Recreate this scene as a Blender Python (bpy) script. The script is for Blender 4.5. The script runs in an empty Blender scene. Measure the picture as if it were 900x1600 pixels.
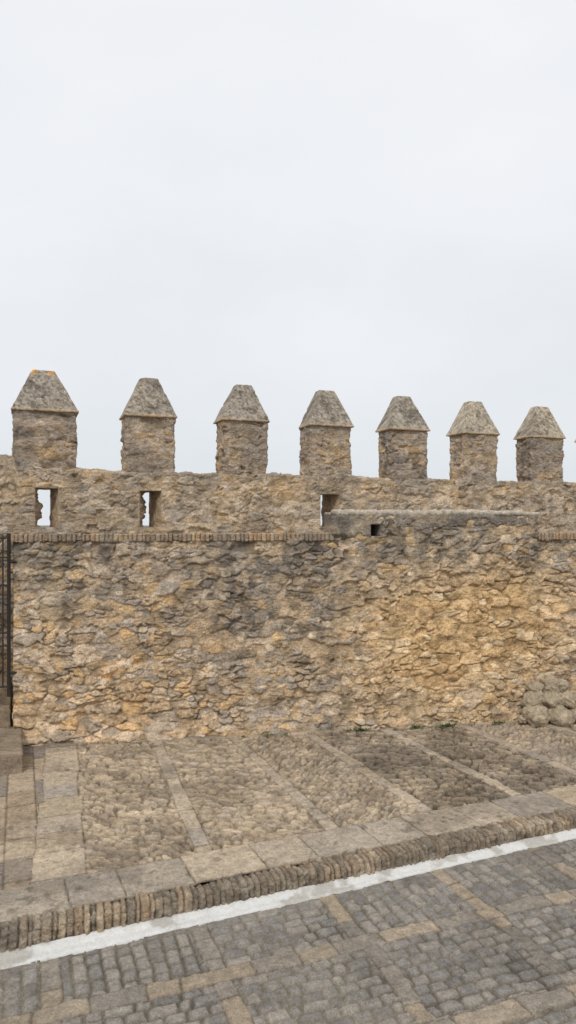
import bpy, bmesh, math, random
import numpy as np
random.seed(7); rs=np.random.RandomState(5)
EYE=2.4
TH=math.radians(20.67)
# ---------------------------------------------------------------- noise tools
def hsh(ix,iy,seed=0):
    ix=np.asarray(ix).astype(np.int64); iy=np.asarray(iy).astype(np.int64)
    n=(ix*374761393+iy*668265263+seed*982451653)&0xffffffff
    n=((n^(n>>13))*1274126177)&0xffffffff
    n=((n^(n>>16))*2246822519)&0xffffffff
    n=n^(n>>15)
    return (n&0xffffff)/float(0x1000000)
def vn(x,y,seed=0):
    ix=np.floor(x);iy=np.floor(y);fx=x-ix;fy=y-iy
    fx=fx*fx*(3-2*fx);fy=fy*fy*(3-2*fy)
    a=hsh(ix,iy,seed);b=hsh(ix+1,iy,seed);c=hsh(ix,iy+1,seed);d=hsh(ix+1,iy+1,seed)
    return (a*(1-fx)+b*fx)*(1-fy)+(c*(1-fx)+d*fx)*fy
def fbm(x,y,sc,seed=0,o=4):
    r=0;a=.5;t=0
    for k in range(o):
        r=r+a*vn(x*sc+13.7*k,y*sc+7.3*k,seed+k);t+=a;a*=.5;sc*=2.03
    return r/t
def ss(a,b,x):
    t=np.clip((x-a)/(b-a),0,1);return t*t*(3-2*t)
def voro(u,v,seed=0,jit=.85):
    F1=np.full(u.shape,9.);F2=np.full(u.shape,9.);R=np.zeros(u.shape);R2=np.zeros(u.shape)
    DU=np.zeros(u.shape);DV=np.zeros(u.shape)
    jv=np.floor(v)
    for dj in (-1,0,1):
        j=jv+dj; off=hsh(j,j*0+5,seed+9); iu=np.floor(u-off)
        for di in (-1,0,1):
            i=iu+di
            cx=i+.5+jit*(hsh(i,j,seed)-.5)+off; cy=j+.5+jit*(hsh(i,j,seed+1)-.5)
            d=np.sqrt((u-cx)**2+(v-cy)**2)
            w=d<F1
            F2=np.where(w,F1,np.minimum(F2,d)); F1=np.where(w,d,F1)
            R=np.where(w,hsh(i,j,seed+2),R);R2=np.where(w,hsh(i,j,seed+3),R2)
            DU=np.where(w,u-cx,DU);DV=np.where(w,v-cy,DV)
    return F1,F2,R,R2,DU,DV
def brick(u,v,lu,lv,seed=0,stag=True,var=.25):
    vv=v/lv; j=np.floor(vv); off=hsh(j,j*0+3,seed) if stag else j*0
    uu=u/lu+off; i=np.floor(uu)
    e0=var*(hsh(i,j,seed+4)-.5); e1=var*(hsh(i+1,j,seed+4)-.5)
    fu=uu-i
    left=fu<e0; right=fu>1+e1
    i=i-left+right
    e0=var*(hsh(i,j,seed+4)-.5); e1=var*(hsh(i+1,j,seed+4)-.5)
    a=(uu-i-e0)*lu; b=(i+1+e1-uu)*lu; c=(vv-j)*lv; d=(j+1-vv)*lv
    m=np.minimum(a,b); n=np.minimum(c,d)
    k=.012
    D=np.minimum(m,n)-np.maximum(0,k-np.abs(m-n))**2/(4*k)
    return D,hsh(i,j,seed+1),hsh(i,j,seed+2)
def C(*c): return np.array(c,dtype=float)
def mix(a,b,t):
    t=np.asarray(t)[...,None]; return a*(1-t)+b*t
def pal(R,cols):
    n=len(cols);cols=np.array(cols);x=np.clip(R,0,.9999)*(n)
    i=x.astype(int);return cols[i]
# ---------------------------------------------------------------- materials
def mat_attr(name,ns=70,amp=.45,bump=.35,rough=.92,pits=.35,attr=True,base=(.3,.3,.3),bd=.01,gain=1.0,tint=(1,1,1)):
    m=bpy.data.materials.new(name);m.use_nodes=True
    nt=m.node_tree;N=nt.nodes;L=nt.links
    b=N['Principled BSDF'];b.inputs['Roughness'].default_value=rough
    b.inputs['Specular IOR Level'].default_value=.2
    tc=N.new('ShaderNodeTexCoord')
    if attr:
        a=N.new('ShaderNodeAttribute');a.attribute_name='Col';col=a.outputs['Color']
    else:
        a=N.new('ShaderNodeRGB');a.outputs[0].default_value=(*base,1);col=a.outputs[0]
    def noise(s,d,r=.6,sc=None):
        n=N.new('ShaderNodeTexNoise');n.inputs['Scale'].default_value=s;n.inputs['Detail'].default_value=d
        n.inputs['Roughness'].default_value=r
        if sc:
            mp=N.new('ShaderNodeMapping');mp.inputs['Scale'].default_value=sc;L.new(tc.outputs['Object'],mp.inputs[0]);L.new(mp.outputs[0],n.inputs['Vector'])
        else: L.new(tc.outputs['Object'],n.inputs['Vector'])
        return n.outputs['Fac']
    def mr(x,a0,a1,b0,b1):
        n=N.new('ShaderNodeMapRange');L.new(x,n.inputs[0])
        for i,v in enumerate((a0,a1,b0,b1)): n.inputs[i+1].default_value=v
        return n.outputs[0]
    def mul(c,f):
        n=N.new('ShaderNodeVectorMath');n.operation='SCALE';L.new(c,n.inputs[0]);L.new(f,n.inputs['Scale']);return n.outputs[0]
    n1=noise(ns,7,.75);n2=noise(ns*.17,5,.7);n3=noise(ns*1.6,3,.5);n4=noise(ns*.45,6,.7,(1,1,1.5))
    c=mul(col,mr(n1,.3,.7,gain*(1-amp),gain*(1+amp)))
    c=mul(c,mr(n2,.3,.7,1-amp*.6,1+amp*.6))
    c=mul(c,mr(n4,.3,.7,1-amp*.7,1+amp*.7))
    c=mul(c,mr(n3,.30,.42,1-pits,1))
    vm=N.new('ShaderNodeVectorMath');vm.operation='MULTIPLY';L.new(c,vm.inputs[0]);vm.inputs[1].default_value=tint
    L.new(vm.outputs[0],b.inputs['Base Color'])
    bp=N.new('ShaderNodeBump');bp.inputs['Strength'].default_value=bump;bp.inputs['Distance'].default_value=bd
    ad=N.new('ShaderNodeMath');ad.operation='ADD';L.new(n1,ad.inputs[0]);L.new(mr(n3,.3,.45,0,.5),ad.inputs[1])
    ad2=N.new('ShaderNodeMath');ad2.operation='ADD';L.new(ad.outputs[0],ad2.inputs[0]);L.new(mr(n4,.3,.7,0,1.2),ad2.inputs[1])
    L.new(ad2.outputs[0],bp.inputs['Height']);L.new(bp.outputs[0],b.inputs['Normal'])
    return m
M_rub=mat_attr('rubble_stone',60,.36,.8,bd=.018,gain=1.72,tint=(1.03,.99,1.0))
M_mer=mat_attr('merlon_stone',60,.36,.8,bd=.018,gain=1.62,tint=(1.03,.99,1.03))
M_cap=mat_attr('lichen_stone',85,.40,.5,pits=.5,gain=1.38,tint=(1.04,1,.99))
M_pav=mat_attr('paving_stone',70,.28,.7,gain=1.42,tint=(1.04,1,1.0))
M_set=mat_attr('granite_setts',110,.32,.6,rough=.8,pits=.45,gain=1.26,tint=(1.05,1,.96))
M_paint=mat_attr('worn_white_paint',60,.10,.4,pits=.15)
M_brk=mat_attr('old_brick',80,.36,.8,gain=1.3,tint=(1.02,1,1.02))
def grid(name,P,col,mat,fm=None,parent=None,wrap=False):
    nu,nv=P.shape[:2]
    idx=np.arange(nu*nv).reshape(nu,nv)
    if wrap: idx=np.vstack([idx,idx[:1]])
    q=np.stack([idx[:-1,:-1],idx[1:,:-1],idx[1:,1:],idx[:-1,1:]],-1)
    if fm is not None: q=q[fm]
    q=q.reshape(-1,4)
    me=bpy.data.meshes.new(name)
    me.vertices.add(nu*nv);me.vertices.foreach_set('co',P.reshape(-1).astype(np.float32))
    me.loops.add(q.size);me.loops.foreach_set('vertex_index',q.reshape(-1).astype(np.int32))
    me.polygons.add(len(q));me.polygons.foreach_set('loop_start',np.arange(0,q.size,4,dtype=np.int32))
    me.polygons.foreach_set('use_smooth',np.ones(len(q),dtype=bool))
    me.update(calc_edges=True)
    at=me.color_attributes.new('Col','FLOAT_COLOR','POINT')
    c=np.ones((nu*nv,4),dtype=np.float32);c[:,:3]=np.clip(np.broadcast_to(col,P.shape).reshape(-1,3),0.01,1)
    at.data.foreach_set('color',c.reshape(-1))
    me.materials.append(mat)
    ob=bpy.data.objects.new(name,me);bpy.context.scene.collection.objects.link(ob)
    if parent: ob.parent=parent
    return ob
def empty(name):
    e=bpy.data.objects.new(name,None);bpy.context.scene.collection.objects.link(e);return e
def normals(P,flip=False,wrap=False):
    if wrap: du=np.roll(P,-1,0)-np.roll(P,1,0)
    else: du=np.gradient(P,axis=0)
    dv=np.gradient(P,axis=1)
    n=np.cross(du,dv);n/=np.linalg.norm(n,axis=-1,keepdims=True)+1e-9
    return -n if flip else n
# ---------------------------------------------------------------- rubble pattern
TAN=C(.37,.29,.19);OCH=C(.44,.31,.155);GRY=C(.28,.245,.195);LGT=C(.46,.385,.28);BRN=C(.28,.19,.105)
def rubble(u,v,seed,lu=.24,lv=.105,A=.028,B=.03,edge=.22,flush=.7,chip=.49):
    wu=u+.20*(fbm(u,v,3.0,seed+20)-.5)+.05*(fbm(u,v,17,seed+21,3)-.5)
    wv=v+.10*(fbm(u,v*1.2,2.2,seed+30)-.5)+.036*(fbm(u*.9,v,17,seed+31,3)-.5)
    # stone size varies from place to place
    F1,F2,R,R2,DU,DV=voro(wu/lu,wv/lv,seed,.98)
    G1,G2,S,S2,EU,EV=voro(wu/(lu*.5),wv/(lv*.6),seed+50,.95)
    sel=ss(chip,chip+.03,fbm(u,v,3.6,seed+60,5))
    e=(F2-F1)*(1-sel)+(G2-G1)*sel*.9
    R=np.where(sel>.5,S,R);R2=np.where(sel>.5,S2,R2)
    rough=fbm(u*.85,v*1.1,15,seed+70,5)
    m=ss(-.02,edge,e+.26*(rough-.5))
    soft=flush*ss(.40,.58,fbm(u,v,2.4,seed+80,5))
    strat=fbm(u*.55,v*1.6,10,seed+82,5)
    h=A*m*(1-.8*soft)+B*(R-.5)*m*(1-.6*soft)+.024*(DU*(R2-.5)+DV*(R-.2))*m*(1-sel)*(1-.5*soft)
    h=h+.030*(rough-.5)+.026*(strat-.5)*(.3+soft)+.014*(fbm(u,v,42,seed+71,3)-.5)+.03*(fbm(u,v,1.2,seed+72,2)-.5)
    h=h-.030*(R2<.09)*m
    mc=np.clip(m+.65*soft,0,1)
    return h,mc,R,R2,.65*rough+.35*strat
# ================================================================ RETAINING WALL
P0=np.array([-.195,8.30]);D=np.array([.9845,-.1752]);Nn=np.array([-.1752,-.9845])
def wf(s,o,z):
    s,o,z=np.broadcast_arrays(s,o,z)
    return np.stack([P0[0]+s*D[0]+o*Nn[0],P0[1]+s*D[1]+o*Nn[1],z],-1)
rw=empty('retaining_wall')
def wallcol(s,z,m,R,R2,rough,seed):
    base=pal(R,[TAN,LGT,TAN*.95,OCH*.9+.03,GRY*1.2,TAN*.84,LGT*.94,GRY*1.05,TAN*1.05])
    f1=fbm(s,z*1.3,1.1,seed+1,4); f2=fbm(s,z,2.7,seed+2,4)
    yel=np.exp(-(((s-5.2)/1.2)**2+((z-.95)/.80)**2))*1.3+.5*np.exp(-(((s-6.2)/.7)**2+((z-1.5)/.5)**2))
    yel=np.clip(yel*(.50+1.15*f2),0,1)*.92
    ych=pal(R2,[OCH*1.0,OCH*1.12,C(.54,.39,.21),C(.40,.275,.135),C(.58,.45,.27)])
    c=mix(base,ych,yel)
    low=ss(1.6,.2,z)*ss(2.8,1.4,s)*.6
    c=mix(c,c*C(1.22,1.12,.98),low)
    mort=mix(C(.22,.175,.115),C(.38,.30,.205),ss(.4,.6,f2))
    mort=mix(mort,C(.40,.275,.13),yel*.8)
    c=mix(mort*.76,c,.15+.85*m)
    gr=.95*ss(1.25,2.1,z+.6*(f1-.5)*2)
    gr=np.maximum(gr,.80*ss(1.75,2.2,s+.5*(f2-.5))*ss(4.15,3.75,s+.3*(f1-.5))*ss(.2,1.2,z+.9*(f1-.5)))
    gr=np.maximum(gr,.9*np.exp(-((s-3.6)/.30)**2)*(.4+1.2*f2)*.85)
    gr=gr*ss(.32,.60,f2+.25*(R-.5)+.04)
    gr=gr*(.50+.6*ss(.42,.56,fbm(s,z,8,seed+8,5)))
    gr=np.clip(gr*(1-.8*yel),0,.85)
    gcol=pal(R,[C(.13,.118,.097),C(.17,.153,.124),C(.11,.10,.084),C(.22,.198,.16)])
    c=mix(c,gcol,gr)
    c=c*(1-.28*ss(.54,.70,fbm(s,z,6,seed+5,5)))[...,None]
    c=mix(c,c*1.3+.02,.55*ss(.55,.68,fbm(s,z,11,seed+6,4)))
    c=c*(.58+.86*rough)[...,None]
    return c
st=.0090
s=np.arange(-3.2,11.0,st);z=np.arange(-.06,2.56,st)
S,Z=np.meshgrid(s,z,indexing='ij')
h,m,R,R2,ro=rubble(S,Z,11,lu=.25,lv=.108,A=.028,B=.036)
h=h+.05*ss(3.80,3.92,S+.06*(ro-.5))*ss(6.36,6.24,S+.06*(ro-.5))
h=h+.05*ss(.25,0,Z)
hole=(np.abs(S-4.20)<.055)&(np.abs(Z-2.335)<.07)
h=np.where(hole,-.25,h)
col=wallcol(S,Z,m,R,R2,ro,200)
top=np.where((S>3.72)&(S<6.30),2.52,2.24)
fm=(Z<top)&~((S>-1.5)&(S<.135))
fm=fm[:-1,:-1]&fm[1:,:-1]
grid('masonry',wf(S,h,Z),col,M_rub,fm,rw)
yy=np.arange(0,.9,st);zz=np.arange(-.05,2.26,st);Y,Z2=np.meshgrid(yy,zz,indexing='ij')
for sx,sg in ((.135,-1),(-1.5,1)):
    h,m,R,R2,ro=rubble(Y+3,Z2,31)
    c=wallcol(Y,Z2,m,R,R2,ro,220)
    h=h*ss(0,.04,Y)
    grid('opening_jamb',wf(sx+sg*h*.6,-Y,Z2),c,M_rub,None,rw)
xx=np.arange(-1.62,.06,.012);zz=np.arange(-.05,2.3,.012);X,Z2=np.meshgrid(xx,zz,indexing='ij')
h,m,R,R2,ro=rubble(X,Z2,41)
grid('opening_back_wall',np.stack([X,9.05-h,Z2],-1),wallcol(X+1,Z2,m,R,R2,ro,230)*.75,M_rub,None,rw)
def poly(name,pts,mat,parent=None):
    me=bpy.data.meshes.new(name);me.from_pydata(pts,[],[list(range(len(pts)))]);me.materials.append(mat)
    ob=bpy.data.objects.new(name,me);bpy.context.scene.collection.objects.link(ob)
    if parent: ob.parent=parent
    return ob
M_walk=mat_attr('walkway_mortar',40,.3,.3,attr=False,base=(.30,.26,.20))
def wp(s_,o_,z_): 
    a=wf(np.array(s_),np.array(o_),np.array(z_)); return (float(a[0]),float(a[1]),float(a[2]))
a=wp(.15,-.03,2.255);b=wp(11,-.03,2.255)
poly('walkway',[a,b,(b[0],9.3,2.255),(a[0],9.3,2.255)],M_walk,rw)
a=wp(-3.2,-.03,2.255);b=wp(-1.5,-.03,2.255)
poly('walkway_end',[a,b,(b[0],9.3,2.255),(a[0],9.3,2.255)],M_walk,rw)
def sweep_profile(ctrl,step):
    ctrl=np.array(ctrl,float);seg=np.linalg.norm(np.diff(ctrl,axis=0),axis=1);cum=np.r_[0,np.cumsum(seg)]
    t=np.arange(0,cum[-1],step);return t,np.stack([np.interp(t,cum,ctrl[:,k]) for k in range(ctrl.shape[1])],-1)
def coping(s0,s1,name):
    t,pr=sweep_profile([(-.26,2.298),(.030,2.302),(.045,2.294),(.048,2.218),(.03,2.207),(-.03,2.205)],.006)
    s=np.arange(s0,s1,.006);S,T=np.meshgrid(s,t,indexing='ij')
    P=wf(S,pr[None,:,0]+0*S,pr[None,:,1]+.014*(fbm(S,S*0,1.5,3)-.5))
    n=normals(P,flip=True)
    Dd,R,R2=brick(S+.008*(fbm(S,T,14,61)-.5),T*0+.5,.050,1.,81,False,.35)
    mm=ss(.001,.010,Dd+.004*(fbm(S,T,40,62)-.5))
    h=-.014+.014*mm+.014*(R-.5)*mm+.016*(fbm(S,T,30,66)-.5)
    h=np.where(R2<.08,h-.02,h)
    P=P+n*h[...,None]
    c=pal(R2,[C(.40,.27,.155),C(.33,.235,.15),C(.44,.34,.21),C(.27,.22,.16),C(.37,.26,.155)])
    c=mix(c,C(.19,.17,.14),.65*ss(.46,.66,fbm(S,T,2.5,77)))
    c=mix(C(.14,.115,.08),c,.1+.9*mm)
    grid(name,P,c,M_brk,None,rw)
coping(-3.2,-1.5,'brick_coping_end');coping(.12,3.73,'brick_coping');coping(6.31,11.0,'brick_coping_far')
def unit_loop(a,b,n):
    per=4*(a+b);t=np.arange(n)/n*per
    sx=np.empty(n);sy=np.empty(n)
    for k,x in enumerate(t):
        if x<2*b: sx[k]=1;sy[k]=1-x/b
        elif x<2*b+2*a: sx[k]=1-(x-2*b)/a;sy[k]=-1
        elif x<4*b+2*a: sx[k]=-1;sy[k]=-1+(x-2*b-2*a)/b
        else: sx[k]=-1+(x-4*b-2*a)/a;sy[k]=1
    return t,sx,sy
# raised plastered section
L=(6.32-3.70)/2;ctr=5.01
t,sx,sy=unit_loop(L,.23,820)
tv,pr=sweep_profile([(0,0,2.10),(0,0,2.538),(-.006,-.006,2.55),(-.12,-.12,2.556),(-L,-.23,2.558)],.0098)
SX=sx[:,None]*(L+pr[None,:,0]);SY=sy[:,None]*(.23+pr[None,:,1]);ZZ=np.broadcast_to(pr[None,:,2],SX.shape)
Sg=ctr+SX;Og=-.19+(-SY)
P=wf(Sg,Og,ZZ+.02*(fbm(Sg,Og,2.2,301)-.5)+.022*(fbm(Sg,Og,9,302)-.5))
n=normals(P,wrap=True)
cen=wf(np.array(ctr),np.array(-.19),np.array(2.3))
if ((P-cen)*n).sum(-1).mean()<0: n=-n
low=2.37-.17*ss(4.6,4.1,Sg)+.16*(fbm(Sg,Sg*0,3,303)-.5)+.12*(fbm(Sg,ZZ,9,304)-.5)
msk=ss(-.045,.045,ZZ-low)
hr,mr_,Rr,Rr2,ror=rubble(Sg,ZZ,311,lu=.20,lv=.09,A=.008,B=.008)
front=Og>.02
h=-.066+.095*msk+.55*hr+.010*(fbm(Sg,ZZ,40,306)-.5)
h=np.where(front,h,.012*(fbm(Sg+Og,ZZ,12,305)-.5))
hole=front&(np.abs(Sg-4.20)<.055)&(np.abs(ZZ-2.335)<.07)
h=np.where(hole,-.28,h)
c=mix(C(.22,.198,.16),C(.135,.123,.102),ss(.36,.60,fbm(Sg,ZZ,3,307)))
c=mix(c,C(.33,.27,.18),.5*ss(.48,.66,fbm(Sg,ZZ,6,309)))
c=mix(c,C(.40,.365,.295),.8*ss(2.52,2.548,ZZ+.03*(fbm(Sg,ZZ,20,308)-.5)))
c=c*(.60+.8*ror)[...,None]
c=mix(c,C(.03,.027,.022),hole*.8)  # shade inside the hole painted into the colour
P=P+n*h[...,None]
grid('raised_parapet_block',P,c,M_rub,None,rw,wrap=True)
# ================================================================ BATTLEMENT
bw=empty('battlement_wall')
YF=9.2;T=.4
def mcol(u,v,m,R,R2,ro,seed,dark=.5):
    base=pal(R,[TAN,LGT*.9,TAN*.95,GRY*1.25,TAN*.85,LGT,OCH*.85+.03,GRY*1.1])
    base=mix(base,TAN*1.05+0*base,.2)
    mort=mix(C(.28,.225,.155),C(.42,.34,.24),ss(.4,.6,fbm(u,v,2.2,seed,3)))
    c=mix(mort*.88,base,.15+.85*m)
    g=dark*ss(.40,.62,fbm(u,v,2.3,seed+1,5))
    c=mix(c,pal(R2,[C(.17,.155,.13),C(.22,.20,.165),C(.145,.132,.11)]),g)
    c=c*(1-.25*ss(.54,.68,fbm(u,v,8,seed+2,5)))[...,None]
    return c*(.60+.84*ro)[...,None]
x=np.arange(-3.4,13.6,.0100)
t,pr=sweep_profile([(YF,1.9),(YF,3.06),(YF+.008,3.078),(YF+.06,3.083),(YF+T-.04,3.083),(YF+T,3.06),(YF+T,1.9)],.0100)
X,Tt=np.meshgrid(x,t,indexing='ij')
Yb=np.broadcast_to(pr[None,:,0],X.shape);Zb=np.broadcast_to(pr[None,:,1],X.shape)
raise_=.12*ss(.0,-.06,X)
Zt=Zb+ss(2.7,3.0,Zb)*(raise_+.035*(fbm(X,X*0,1.8,401)-.5)+.03*(fbm(X,Yb,10,402)-.5))
P=np.stack([X,Yb,Zt],-1);n=normals(P)
if n[len(x)//2,10,1]>0:n=-n
h,m,R,R2,ro=rubble(X,Tt,412,lu=.23,lv=.105,A=.020,B=.022,flush=.8)
OPS=[(.182,.441,.214,.360,2.37,2.845),(1.449,1.711,1.525,1.625,2.37,2.835),(3.961,4.248,4.02,4.15,2.37,2.83)]
isF=Yb<YF+.01;isB=Yb>YF+T-.01
cut=np.zeros(X.shape,bool)
for (a0,a1,b0,b1,z0,z1) in OPS:
    df=np.maximum(np.maximum(a0-X,X-a1),np.maximum(z0-Zb,Zb-z1))
    db=np.maximum(np.maximum(b0-X,X-b1),np.maximum(z0-Zb,Zb-z1))
    h=np.where(isF,h*ss(0,.03,df),h);h=np.where(isB,h*ss(0,.03,db),h)
    cut|=(isF&(df<0))|(isB&(db<0))
P=P+n*h[...,None]
c=mcol(X,Tt,m,R,R2,ro,420,.40)
c=mix(c,C(.19,.17,.135),.55*ss(2.96,3.08,Zb)*ss(.35,.6,fbm(X,Tt,5,431)))
fm=~(cut[:-1,:-1]|cut[1:,:-1]|cut[:-1,1:]|cut[1:,1:])
grid('parapet',P,c,M_rub,fm,bw)
for k,(a0,a1,b0,b1,z0,z1) in enumerate(OPS):
    e=.012
    z=np.arange(z0-.02,z1+.02,.008);w=np.linspace(0,1,40);W,Z=np.meshgrid(w,z,indexing='ij')
    for (xa,xb,sg) in ((a0-e,b0-e,1),(a1+e,b1+e,-1)):
        jj=.055*np.clip(fbm(W*.4+k*3,Z,14,500+k+sg,3)-.40,0,1)*ss(0,.3,W)*3.4
        if sg<0: jj=jj*.3
        Xj=xa+(xb-xa)*W+sg*jj
        P=np.stack([Xj,YF-.003+(T+.006)*W,Z],-1)
        rr=fbm(W*.4,Z,18,510)
        grid('loophole_jamb',P,mix(C(.25,.19,.12),C(.36,.29,.20),rr),M_rub,None,bw)
    u=np.linspace(0,1,30);w=np.linspace(0,1,40);U,W=np.meshgrid(u,w,indexing='ij')
    for zt in (z1+e,z0-e):
        A=(a0-e)+(b0-a0)*W;B=(a1+e)+(b1-a1)*W
        P=np.stack([A+(B-A)*U,YF-.003+(T+.006)*W,zt+.012*(fbm(U,W,5,520)-.5)],-1)
        grid('loophole_lintel',P,mix(C(.22,.16,.10),C(.34,.27,.18),fbm(U,W,6,521)),M_rub,None,bw)
rights=[-.60,.669,1.903,3.181,4.448,5.706,6.956,8.237,9.50,10.77,12.03,13.3]
for k,rx in enumerate(rights):
    w=.64 if k!=1 else .74
    if k==0:w=.7
    a=w/2;b=.2;cx=rx-a;cy=YF+.2
    n_=int(4*(a+b)/.010)
    t,sx,sy=unit_loop(a,b,n_)
    zz=np.arange(3.02,3.83,.010)
    SX,ZZ=np.meshgrid(sx,zz,indexing='ij');SY=np.broadcast_to(sy[:,None],SX.shape);TT=np.broadcast_to(t[:,None],SX.shape)
    cr=ss(.93,1.,np.abs(SX))*ss(.90,1.,np.abs(SY))
    P=np.stack([cx+SX*(a-.010*cr),cy+SY*(b-.010*cr),ZZ],-1)
    P[...,0]+= (ZZ-3.05)*.03*(random.random()-.5)
    n=normals(P,wrap=True)
    if n[0,10,0]<0 and n[len(t)//2,5,1]>0: n=-n
    h,m,R,R2,ro=rubble(TT+k*7,ZZ,600+k,lu=.22,lv=.10,A=.014,B=.016,flush=.75,chip=.54)
    h=h-.010
    P=P+n*h[...,None]
    c=mcol(TT+k*5,ZZ,m,R,R2,ro,640+k,.6)*.92
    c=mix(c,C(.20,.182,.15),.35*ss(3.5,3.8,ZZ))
    grid('merlon_shaft_%d'%(k+1),P,c,M_mer,None,bw,wrap=True)
    top=4.325-.010*random.random();zc=3.792+.012*(random.random()-.5)
    t,sx,sy=unit_loop(a+.03,b+.03,n_)
    rt=.115*(a/.32)+.012*(random.random()-.5)
    tv,pr=sweep_profile([(a-.05,b-.05,zc-.004),(a+.018,b+.02,zc),(a+.022,b+.028,zc+.004),(a+.022,b+.028,zc+.024),(a+.014,b+.022,zc+.030),(rt,.07,top-.006),(rt-.010,.06,top),(0.001,.001,top+.002)],.0098)
    SX=sx[:,None]*pr[None,:,0];SY=sy[:,None]*pr[None,:,1];ZZ=np.broadcast_to(pr[None,:,2],SX.shape)
    TT=SX+.8*SY; ZQ=ZZ+.6*SY
    lean=(random.random()-.5)*.04
    P=np.stack([cx+SX+lean*ss(zc,top,ZZ),cy+SY,ZZ],-1)
    n=normals(P,wrap=True)
    mid=P.mean((0,1))
    if ((P-mid)*n)[:, 5:40].sum(-1).mean()<0:n=-n
    f=fbm(TT+k*4,ZQ,7,700+k,4);f2=fbm(TT+k*4,ZQ,34,720+k,4)
    h=.016*(f-.5)+.010*(f2-.5)-.014*ss(.64,.74,f)
    fade=np.clip(pr[:,0]/.08,0,1)[None,:]
    P=P+n*(h*fade)[...,None]
    lightm=.28+.45*(k>=6)+.15*random.random()
    c=mix(C(.19,.175,.152),C(.37,.325,.245),np.clip(lightm*(.3+1.4*fbm(TT+k,ZQ,4,730+k)),0,1))
    c=mix(c,C(.38,.36,.315),.5*ss(.55,.66,f2))
    c=mix(c,C(.10,.092,.078),.6*ss(.44,.35,f2))
    c=mix(c,c*.62,.8*ss(.54,.68,f))
    lip=ss(zc+.042,zc+.022,ZZ)
    c=mix(c,C(.42,.30,.17),lip*(.15+.7*fbm(TT,ZZ*0,12,740+k)))
    if k==1: c=mix(c,C(.50,.25,.06),ss(top-.09,top-.02,ZZ)*ss(.42,.56,fbm(TT*2,ZZ,8,750)))
    grid('merlon_cap_%d'%(k+1),P,c,M_cap,None,bw,wrap=True)
# ================================================================ PAVEMENT
def ksh(X): return .002+.036*np.clip(X+.2,-1,8)
st=.0095
x=np.arange(-3.2,10.4,st);y=np.arange(4.56,8.95,st)
X,Y=np.meshgrid(x,y,indexing='ij')
Yk=Y-ksh(X)
q=(Y-5.05)/2.95
pan=np.zeros(X.shape)
strips=[(-.95,-.78,.07),(.25,.42,.17),(1.27,1.43,.065),(2.32,2.25,.06),(3.20,3.08,.065),(4.13,3.99,.065),(5.05,4.93,.065),(5.97,5.87,.065),(6.9,6.8,.065),(7.85,7.75,.065),(8.8,8.7,.065)]
dstrip=np.full(X.shape,-9.);sid=np.zeros(X.shape)
for i,(xb,xt,hw) in enumerate(strips):
    xc=xb+(xt-xb)*q+.03*(fbm(Y,Y*0,2,800+i)-.5)
    d=hw*(1+.25*(hsh(np.floor(Y/.33+i*.3),Y*0,815+i)-.5))-np.abs(X-xc)
    up=d>dstrip;dstrip=np.where(up,d,dstrip);sid=np.where(up,i,sid)
    pan=np.where(X>xc,i+1,pan)
ang=np.radians(np.array([20,25,-38,-30,35,-25,-33,30,-30,28,-30,20])[pan.astype(int)])
wx=X+.08*(fbm(X,Y,4,830)-.5)*2+.026*(fbm(X,Y,20,832,3)-.5);wy=Y+.08*(fbm(X,Y,4,831)-.5)*2+.026*(fbm(X,Y,20,833,3)-.5)
ca=np.cos(ang);sa=np.sin(ang)
U=wx*ca+wy*sa;V=-wx*sa+wy*ca
F1,F2,R,R2,DU,DV=voro(U/.135,V/.055,840,.95)
rough=fbm(X,Y,24,841,5)
strat=fbm(U*.5,V*1.8,16,846,4)
e=F2-F1
dk=((pan==5)|(pan==6)).astype(float)
m=ss(.0,.34,e+.22*(rough-.5))
flu=.45*ss(.42,.62,fbm(X,Y,2.6,847,4))*(1-dk)
hc=-.022+.028*m*(1-.6*flu)+.022*(R-.5)*m*(1-.5*flu)+.020*(rough-.5)+.016*(strat-.5)+.014*(fbm(X,Y,2,842)-.5)
cc=pal(R2,[C(.33,.27,.185),C(.36,.295,.205),C(.29,.24,.17),C(.33,.28,.21),C(.255,.215,.155),C(.39,.32,.225)])
cc=mix(C(.17,.135,.095),cc,np.clip(.12+.88*m+.25*flu,0,1))
cc=cc*(.72+.56*strat)[...,None]
gz=ss(.45,.6,fbm(X,Y,1.5,843))*.4
cc=mix(cc,C(.24,.21,.17),gz*ss(2.6,3.4,X))
cc=cc*(1-.34*dk*ss(.2,.55,fbm(X,Y,3,844)))[...,None]
cc=cc*(1-.40*dk*(1-m))[...,None]
hc=hc+dk*.022*(m-.6)
h=hc.copy();c=cc
Ds,Rs,Rs2=brick(Y+sid*1.37,X*0+.5,.36,1.,850,False,.5)
sd=np.minimum(dstrip,Ds)+.006*(fbm(X,Y,14,851)-.5)
on=dstrip+.010*(fbm(X,Y,14,851)-.5)>0
slabc=pal(Rs,[C(.32,.275,.21),C(.36,.305,.225),C(.29,.25,.19),C(.33,.275,.195),C(.31,.275,.225)])
ms=ss(.0,.012,sd+.006*(rough-.5))
hs=-.002+.008*ms+.008*(Rs2-.5)+.008*(rough-.5)
h=np.where(on,hs,h);c=np.where(on[...,None],mix(C(.13,.105,.075),slabc,.1+.9*ms),c)
lf=(pan<=1)&(~on)
Dl,Rl,Rl2=brick(Y,X+.1,.34,.235,860,True,.3)
ml=ss(.0,.012,Dl+.008*(rough-.5))
cl=pal(Rl,[C(.28,.225,.155),C(.32,.265,.19),C(.23,.195,.15),C(.21,.185,.155),C(.34,.28,.20)])
h=np.where(lf,-.006+.010*ml+.010*(Rl2-.5)+.008*(rough-.5),h);c=np.where(lf[...,None],mix(C(.12,.10,.07),cl,.12+.88*ml),c)
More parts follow.
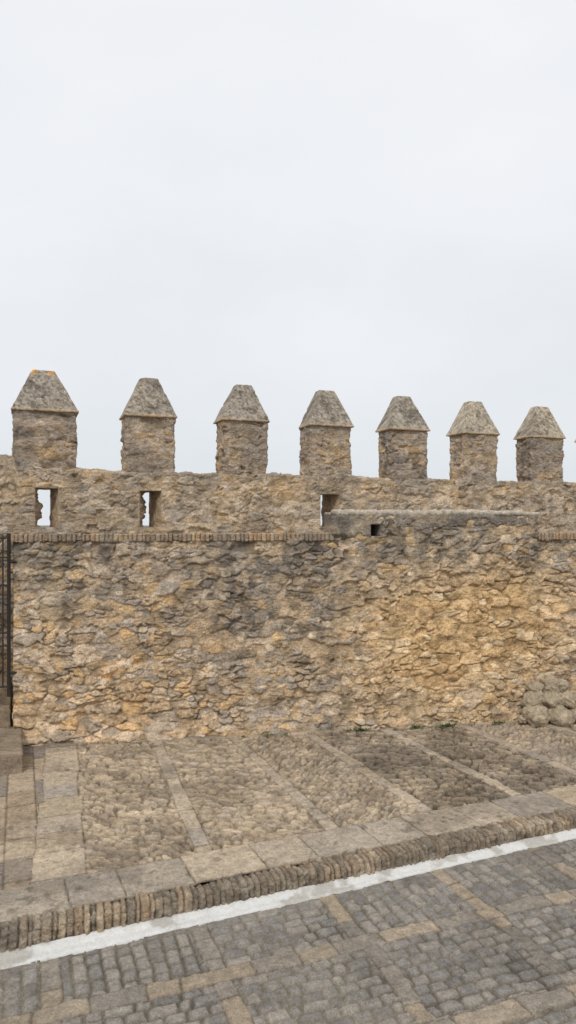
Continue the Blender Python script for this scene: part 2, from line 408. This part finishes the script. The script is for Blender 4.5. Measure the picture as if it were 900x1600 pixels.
kr=Yk<5.04+.02*(fbm(X,X*0,1,861)-.5)
Dk,Rk,Rk2=brick(X+.05*Y,Y*0+.5,.46,1.,870,False,.35)
dk_=np.minimum(Dk,np.minimum(5.04-Yk,Yk-4.63))
mk=ss(.0,.010,dk_+.006*(rough-.5))
ck=pal(Rk,[C(.33,.285,.215),C(.36,.305,.225),C(.29,.255,.20),C(.34,.285,.20),C(.27,.24,.195)])
h=np.where(kr,-.004+.010*mk+.010*(Rk2-.5)+.006*(rough-.5),h);c=np.where(kr[...,None],mix(C(.12,.10,.07),ck,.1+.9*mk),c)
wy0=8.265-.1779*X
ew=(Y>wy0-.15)&(X>1.6)
De,Re,Re2=brick(X,Y*0+.5,.42,1.,880,False,.4)
me_=ss(0,.012,np.minimum(De,Y-(wy0-.15))+.01*(rough-.5))
h=np.where(ew,-.004+.010*me_+.006*(Re2-.5)+.008*(rough-.5),h)
c=np.where(ew[...,None],mix(C(.16,.13,.09),pal(Re,[C(.31,.255,.18),C(.28,.24,.18),C(.34,.28,.20)]),.3+.7*me_),c)
dirt=ss(.48,.66,fbm(X,Y,3.0,890,5))
c=c*(1-.24*dirt)[...,None]*(.76+.48*rough)[...,None]
c=mix(c,c*1.15+.01,.6*ss(.52,.64,fbm(X,Y,1.7,894,5)))
spots=ss(.70,.76,fbm(X,Y,16,896,3));c=c*(1-.35*spots)[...,None]
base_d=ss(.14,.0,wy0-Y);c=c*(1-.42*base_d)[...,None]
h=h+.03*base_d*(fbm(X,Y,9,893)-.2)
keep=(Yk>4.615)[:-1,:-1]
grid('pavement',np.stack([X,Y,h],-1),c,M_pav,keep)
# ================================================================ KERB
KY=4.475
t,pr=sweep_profile([(4.66,-.012),(4.64,.004),(KY+.02,.004),(KY+.004,-.004),(KY-.003,-.02),(KY-.006,-.15)],.0060)
x=np.arange(-3.2,10.4,.0060)
X,Tt=np.meshgrid(x,t,indexing='ij')
wob=.02*(fbm(X,X*0,.8,901)-.5)+ksh(X)
P=np.stack([X,pr[None,:,0]+wob,pr[None,:,1]+.010*(fbm(X,X*0,1.3,902)-.5)],-1)
n=normals(P)
if n[50,8,2]<0:n=-n
Dd,R,R2=brick(X+.012*(fbm(X,Tt,10,903)-.5)+.03*(fbm(X,X*0,1.,904)-.5)*Tt/.1,Tt*0+.5,.046,1.,910,False,.45)
mm=ss(-.001,.010,Dd+.006*(fbm(X,Tt,40,911)-.5))
gone=ss(.60,.70,fbm(X,Tt,6,912))
fine=fbm(X,Tt,32,913,4)
edge_=np.exp(-((Tt-.19)/.028)**2)
h=-.019+.019*mm+.016*(R-.5)*mm+.026*(fine-.5)-.014*gone-.024*edge_*ss(.35,.75,hsh(np.floor(R*997),R*0,915)*.6+.4*fine)
P=P+n*h[...,None]
c=pal(R2,[C(.30,.23,.155),C(.35,.275,.185),C(.25,.20,.14),C(.38,.31,.21),C(.21,.175,.13),C(.32,.24,.155)])
c=mix(C(.12,.095,.068),c,.15+.85*mm)
c=mix(c,C(.15,.13,.10),.65*ss(.42,.60,fbm(X,Tt,3.2,915,5)))
c=mix(c,C(.40,.345,.26),.40*ss(.52,.66,fbm(X,Tt,7,917,4)))
c=c*(.60+.78*fine)[...,None]*.94
c=mix(c,C(.55,.53,.48),.7*ss(-.095,-.12,P[...,2]+.04*(fbm(X,Tt,10,916)-.5)))
grid('kerb',P,c,M_brk)
# ================================================================ STREET
SZ=-.12
x=np.arange(-3.2,10.4,.0090);y=np.arange(1.2,4.80,.0090)
X,Y=np.meshgrid(x,y,indexing='ij')
wx=X+.06*(fbm(X,Y,2.5,1001)-.5)+.018*(fbm(X,Y,14,1002)-.5);wy=Y+.06*(fbm(X,Y,2.5,1003)-.5)+.018*(fbm(X,Y,14,1004)-.5)
rough=fbm(X,Y,26,1005,5)
px=np.floor((wx-.15)/.9);py=np.floor((wy-3.05)/.81)
od=hsh(px,py,1006)<.35
A1,Ra,Rb=brick(wx,wy,.125,.085,1010,True,.5)
A2,Rc,Rd=brick(wy,wx,.125,.088,1020,True,.5)
Dd=np.where(od,A2,A1);R=np.where(od,Rc,Ra);R2=np.where(od,Rd,Rb)
m=ss(.001,.016,Dd+.006*(rough-.5))
h=-.018+.018*m+.008*(R-.5)*m+.010*(rough-.5)
c=pal(R2,[C(.19,.185,.175),C(.215,.208,.195),C(.165,.161,.153),C(.24,.23,.21),C(.20,.194,.182),C(.255,.24,.215)])
jc=mix(C(.11,.098,.075),C(.19,.17,.135),ss(.4,.6,fbm(X,Y,1.5,1007,4)))
c=mix(jc,c,m)
dX=np.abs((wx-.15)-.9*np.round((wx-.15)/.9));dY=np.abs((wy-3.05)-.81*np.round((wy-3.05)/.81))
onY=dY<.064;onX=(dX<.058)
E1,G1_,H1=brick(wx,Y*0+.5,.30,1.,1030,False,.5);E2,G2_,H2=brick(wy+.4*np.round(wx/.9),Y*0+.5,.29,1.,1040,False,.5)
d1=np.minimum(E1,.064-dY);d2=np.minimum(E2,.058-dX)
tan_=[C(.26,.23,.18),C(.25,.225,.185),C(.29,.245,.185),C(.23,.21,.18),C(.27,.23,.175),C(.215,.20,.175),C(.245,.22,.18),C(.31,.265,.205),C(.23,.21,.18)]
for on,d,g in ((onX,d2,G2_),(onY,d1,G1_)):
    mt=ss(0,.012,d+.006*(rough-.5))
    h=np.where(on,-.008+.012*mt+.008*(rough-.5)+.006*(g-.5),h)
    c=np.where(on[...,None],mix(C(.12,.10,.075),pal(g,tan_),.1+.9*mt),c)
c=c*(.74+.52*rough)[...,None]*(1-.2*ss(.5,.7,fbm(X,Y,2.2,1050,5)))[...,None]
c=mix(c,C(.27,.245,.20),.18*ss(.48,.64,fbm(X,Y,1.1,1051,5)))
flat=ss(4.29,4.33,Y-ksh(X))
h=h*(1-flat)-.004*flat
grid('street',np.stack([X,Y,SZ+h],-1),c,M_set)
# painted line
x=np.arange(-3.2,10.4,.008);y=np.arange(0,.20,.008);X,V=np.meshgrid(x,y,indexing='ij')
Y=V+4.285+ksh(X)
e0=4.335+.035*ss(0,4,X)+.03*(fbm(X,X*0,5,1101,4)-.5)+.015*(fbm(X,X*0,1.2,1102)-.5)+ksh(X)
fm=(Y>e0-.03*(fbm(X,Y,30,1103)-.5))
fm=fm[:-1,:-1]
hh=.006+.012*(fbm(X,Y,18,1104)-.5)+.022*ss(.12,.20,V)-.012*ss(.03,0,Y-e0)
c=mix(C(.66,.655,.63),C(.40,.37,.32),.75*ss(.54,.69,fbm(X,Y,7,1105,5)))
c=mix(c,C(.42,.40,.36),.6*ss(.03,.0,Y-e0))
grid('road_line',np.stack([X,Y,SZ+hh],-1),c,M_paint,fm)
g=mat_attr('ground_earth',3,.3,.3,attr=False,base=(.20,.18,.15))
poly('ground',[(-3000,-3000,-.19),(3000,-3000,-.19),(3000,3000,-.19),(-3000,3000,-.19)],g)
# ================================================================ STEPS
steps=empty('stone_steps')
def rough_block(name,x0,x1,y0,y1,z0,z1,parent,seed,colr):
    a=(x1-x0)/2;b=(y1-y0)/2;cx=(x0+x1)/2;cy=(y0+y1)/2
    n_=int(4*(a+b)/.014);t,sx,sy=unit_loop(a,b,n_)
    tv,pr=sweep_profile([(0,0,z0),(0,0,z1-.02),(-.006,-.006,z1-.006),(-.02,-.02,z1),(-a+.001,-b+.001,z1)],.014)
    SX=sx[:,None]*(a+pr[None,:,0]);SY=sy[:,None]*(b+pr[None,:,1]);ZZ=np.broadcast_to(pr[None,:,2],SX.shape)
    P=np.stack([cx+SX,cy+SY,ZZ],-1);n=normals(P,wrap=True)
    if n[n_//3,2,1]>0:n=-n
    f=fbm(P[...,0]+P[...,1],P[...,2]+P[...,1],11,seed)
    P=P+n*(.03*(f-.5))[...,None]
    c=mix(colr*.6,colr*1.25,f)
    grid(name,P,c,M_pav,None,parent,wrap=True)
rough_block('step_1',-1.45,.03,7.36,8.42,-.03,.20,steps,1201,C(.22,.18,.13))
rough_block('step_2',-1.45,-.09,8.30,8.75,.0,.41,steps,1202,C(.22,.175,.12))
rough_block('step_3',-1.45,-.09,8.55,9.1,.0,.62,steps,1203,C(.22,.175,.12))
# ================================================================ IRON GATE
M_iron=bpy.data.materials.new('black_iron');M_iron.use_nodes=True
nt=M_iron.node_tree;b=nt.nodes['Principled BSDF'];b.inputs['Roughness'].default_value=.55
nz=nt.nodes.new('ShaderNodeTexNoise');nz.inputs['Scale'].default_value=40
rp=nt.nodes.new('ShaderNodeValToRGB');rp.color_ramp.elements[0].color=(.012,.012,.013,1);rp.color_ramp.elements[1].color=(.035,.028,.024,1)
nt.links.new(nz.outputs['Fac'],rp.inputs[0]);nt.links.new(rp.outputs[0],b.inputs['Base Color'])
bm=bmesh.new()
def bar(p,q,r,seg=8):
    from mathutils import Vector
    p=Vector(p);q=Vector(q);d=q-p
    g_=bmesh.ops.create_cone(bm,cap_ends=True,segments=seg,radius1=r,radius2=r,depth=d.length)
    mt=d.to_track_quat('Z','Y').to_matrix().to_4x4();mt.translation=(p+q)/2
    bmesh.ops.transform(bm,matrix=mt,verts=g_['verts'])
gy=8.24
bar((-.105,gy,.55),(-.105,gy,2.31),.019,4)
bar((-1.35,gy,.55),(-1.35,gy,2.31),.019,4)
for zz in (.66,1.10,1.24,1.75,2.05,2.26): bar((-1.35,gy+.002,zz),(-.105,gy+.002,zz),.011)
for i in range(15): bar((-.165-.078*i,gy-.003,.66),(-.165-.078*i,gy-.003,2.29),.0085)
for zz in (.8,2.0): bar((-.105,gy,zz),(-.03,gy+.03,zz),.013)
me=bpy.data.meshes.new('iron_gate');bm.to_mesh(me);bm.free();me.materials.append(M_iron)
bpy.context.scene.collection.objects.link(bpy.data.objects.new('iron_gate',me))
# ================================================================ ROCK PILE
from mathutils import Vector, noise as mnoise
bm=bmesh.new()
def rock(c,r,sd):
    g_=bmesh.ops.create_icosphere(bm,subdivisions=5,radius=1)
    rx=[r*random.uniform(.95,1.3),r*random.uniform(.95,1.1),r*random.uniform(.75,1.0)]
    az=random.uniform(-.7,.7);ti=random.uniform(-.8,.8)
    for v in g_['verts']:
        p=v.co.copy();o=Vector((sd*3.1,sd*1.7,0))
        k=1+.30*mnoise.noise(p*1.2+o)+.15*mnoise.noise(p*2.6+o)+.07*mnoise.noise(p*6+o)+.035*mnoise.noise(p*14+o)
        p=Vector((p.x*rx[0],p.y*rx[1],p.z*rx[2]))*k
        p=Vector((p.x*math.cos(ti)-p.z*math.sin(ti),p.y,p.x*math.sin(ti)+p.z*math.cos(ti)))
        v.co=Vector((p.x*math.cos(az)-p.y*math.sin(az),p.x*math.sin(az)+p.y*math.cos(az),p.z))+Vector(c)
    for f in bm.faces:f.smooth=True
bx,by=6.02,6.98
for i,(dx,dy,dz,r) in enumerate([(-.20,-.04,.10,.14),(.06,-.12,.09,.13),(.31,-.06,.09,.12),(-.18,.02,.28,.12),(.03,-.02,.27,.12),(.24,.0,.27,.12),(.06,.05,.43,.125),(-.12,.08,.41,.09),(.20,.07,.42,.09),(.47,-.03,.05,.08),(-.34,.0,.05,.06)]):
    rock((bx+dx,by+dy-.1756*dx,dz),r,i+1)
me=bpy.data.meshes.new('rock_pile');bm.to_mesh(me);bm.free()
M_rock=mat_attr('pile_rock',45,.34,.7,attr=False,base=(.42,.345,.245),bd=.012,pits=.35)
me.materials.append(M_rock);bpy.context.scene.collection.objects.link(bpy.data.objects.new('rock_pile',me))
# ================================================================ WEEDS
M_leaf=mat_attr('weed_leaf',50,.4,.1,attr=False,base=(.075,.115,.035),pits=0)
bm=bmesh.new()
def tuft(p,n,sz):
    for i in range(n):
        a=random.uniform(0,6.28);l=sz*random.uniform(.4,1.2);up=random.uniform(.1,1.0)
        o=Vector(p)+Vector((random.gauss(0,sz*1.2),random.gauss(0,sz*.25),0))
        d=Vector((math.cos(a),math.sin(a),up)).normalized()*l
        sd=Vector((-math.sin(a),math.cos(a),0))*l*.2
        v=[bm.verts.new(o),bm.verts.new(o+d*.5+sd),bm.verts.new(o+d),bm.verts.new(o+d*.5-sd)]
        bm.faces.new(v)
for s_,n_,sz in ((3.93,70,.05),(4.05,30,.035),(4.66,60,.047),(5.03,70,.05),(5.15,30,.035),(5.72,50,.045),(2.9,40,.032),(2.6,20,.03),(1.5,18,.03),(6.62,60,.05),(6.8,50,.05),(4.4,18,.025),(3.4,16,.03),(5.4,16,.028),(3.1,18,.028)):
    tuft(wp(s_,.178,.014),n_,sz)
for s_,z_,n_ in ((3.66,2.19,30),(3.1,1.98,25),(.75,2.12,16)):
    tuft(wp(s_,.07,z_),n_,.03)
me=bpy.data.meshes.new('weeds');bm.to_mesh(me);bm.free();me.materials.append(M_leaf)
bpy.context.scene.collection.objects.link(bpy.data.objects.new('weeds',me))
# ================================================================ WORLD / LIGHT
sc=bpy.context.scene
w=bpy.data.worlds.new('World');sc.world=w;w.use_nodes=True
nt=w.node_tree;N=nt.nodes;L_=nt.links
bg=N['Background']
EL=math.radians(46);AZ=math.radians(216)
sky=N.new('ShaderNodeTexSky');sky.sky_type='NISHITA';sky.sun_disc=False;sky.sun_elevation=EL;sky.sun_rotation=AZ
sky.dust_density=4
tc=N.new('ShaderNodeTexCoord')
mp=N.new('ShaderNodeMapping');mp.inputs['Scale'].default_value=(1,1,2.2);L_.new(tc.outputs['Generated'],mp.inputs[0])
nz=N.new('ShaderNodeTexNoise');nz.inputs['Scale'].default_value=1.8;nz.inputs['Detail'].default_value=5;nz.inputs['Roughness'].default_value=.5;L_.new(mp.outputs[0],nz.inputs['Vector'])
sp=N.new('ShaderNodeSeparateXYZ');L_.new(tc.outputs['Generated'],sp.inputs[0])
m1=N.new('ShaderNodeMapRange');L_.new(sp.outputs['Z'],m1.inputs[0]);m1.inputs[1].default_value=.05;m1.inputs[2].default_value=.6;m1.inputs[3].default_value=0;m1.inputs[4].default_value=.85
m2=N.new('ShaderNodeMapRange');L_.new(nz.outputs['Fac'],m2.inputs[0]);m2.inputs[1].default_value=.3;m2.inputs[2].default_value=.7;m2.inputs[3].default_value=-.3;m2.inputs[4].default_value=.4
ad=N.new('ShaderNodeMath');ad.operation='ADD';ad.use_clamp=True;L_.new(m1.outputs[0],ad.inputs[0]);L_.new(m2.outputs[0],ad.inputs[1])
cr=N.new('ShaderNodeValToRGB');cr.color_ramp.elements[0].color=(7.8,8.2,8.6,1);cr.color_ramp.elements[1].color=(9.5,9.6,9.85,1)
L_.new(ad.outputs[0],cr.inputs[0])
mx=N.new('ShaderNodeMixRGB');mx.inputs[0].default_value=.94;L_.new(sky.outputs[0],mx.inputs[1]);L_.new(cr.outputs[0],mx.inputs[2])
L_.new(mx.outputs[0],bg.inputs['Color']);bg.inputs['Strength'].default_value=.1
sl=bpy.data.lights.new('sun','SUN');sl.energy=1.5;sl.angle=math.radians(12);sl.color=(1,.96,.90)
so=bpy.data.objects.new('sun',sl);sc.collection.objects.link(so)
dv=Vector((math.sin(AZ)*math.cos(EL),math.cos(AZ)*math.cos(EL),math.sin(EL)))
so.rotation_euler=dv.to_track_quat('Z','Y').to_euler();so.location=(0,-5,12)
sc.view_settings.view_transform='Standard';sc.view_settings.look='None';sc.view_settings.exposure=0
cam=bpy.data.cameras.new('camera');co=bpy.data.objects.new('camera',cam);sc.collection.objects.link(co)
co.location=(0,0,EYE);co.rotation_euler=(math.pi/2,0,-TH)
cam.sensor_width=36;cam.sensor_fit='AUTO';cam.lens=25.04;cam.shift_y=.0125;cam.clip_end=6000;cam.clip_start=.1
sc.camera=co
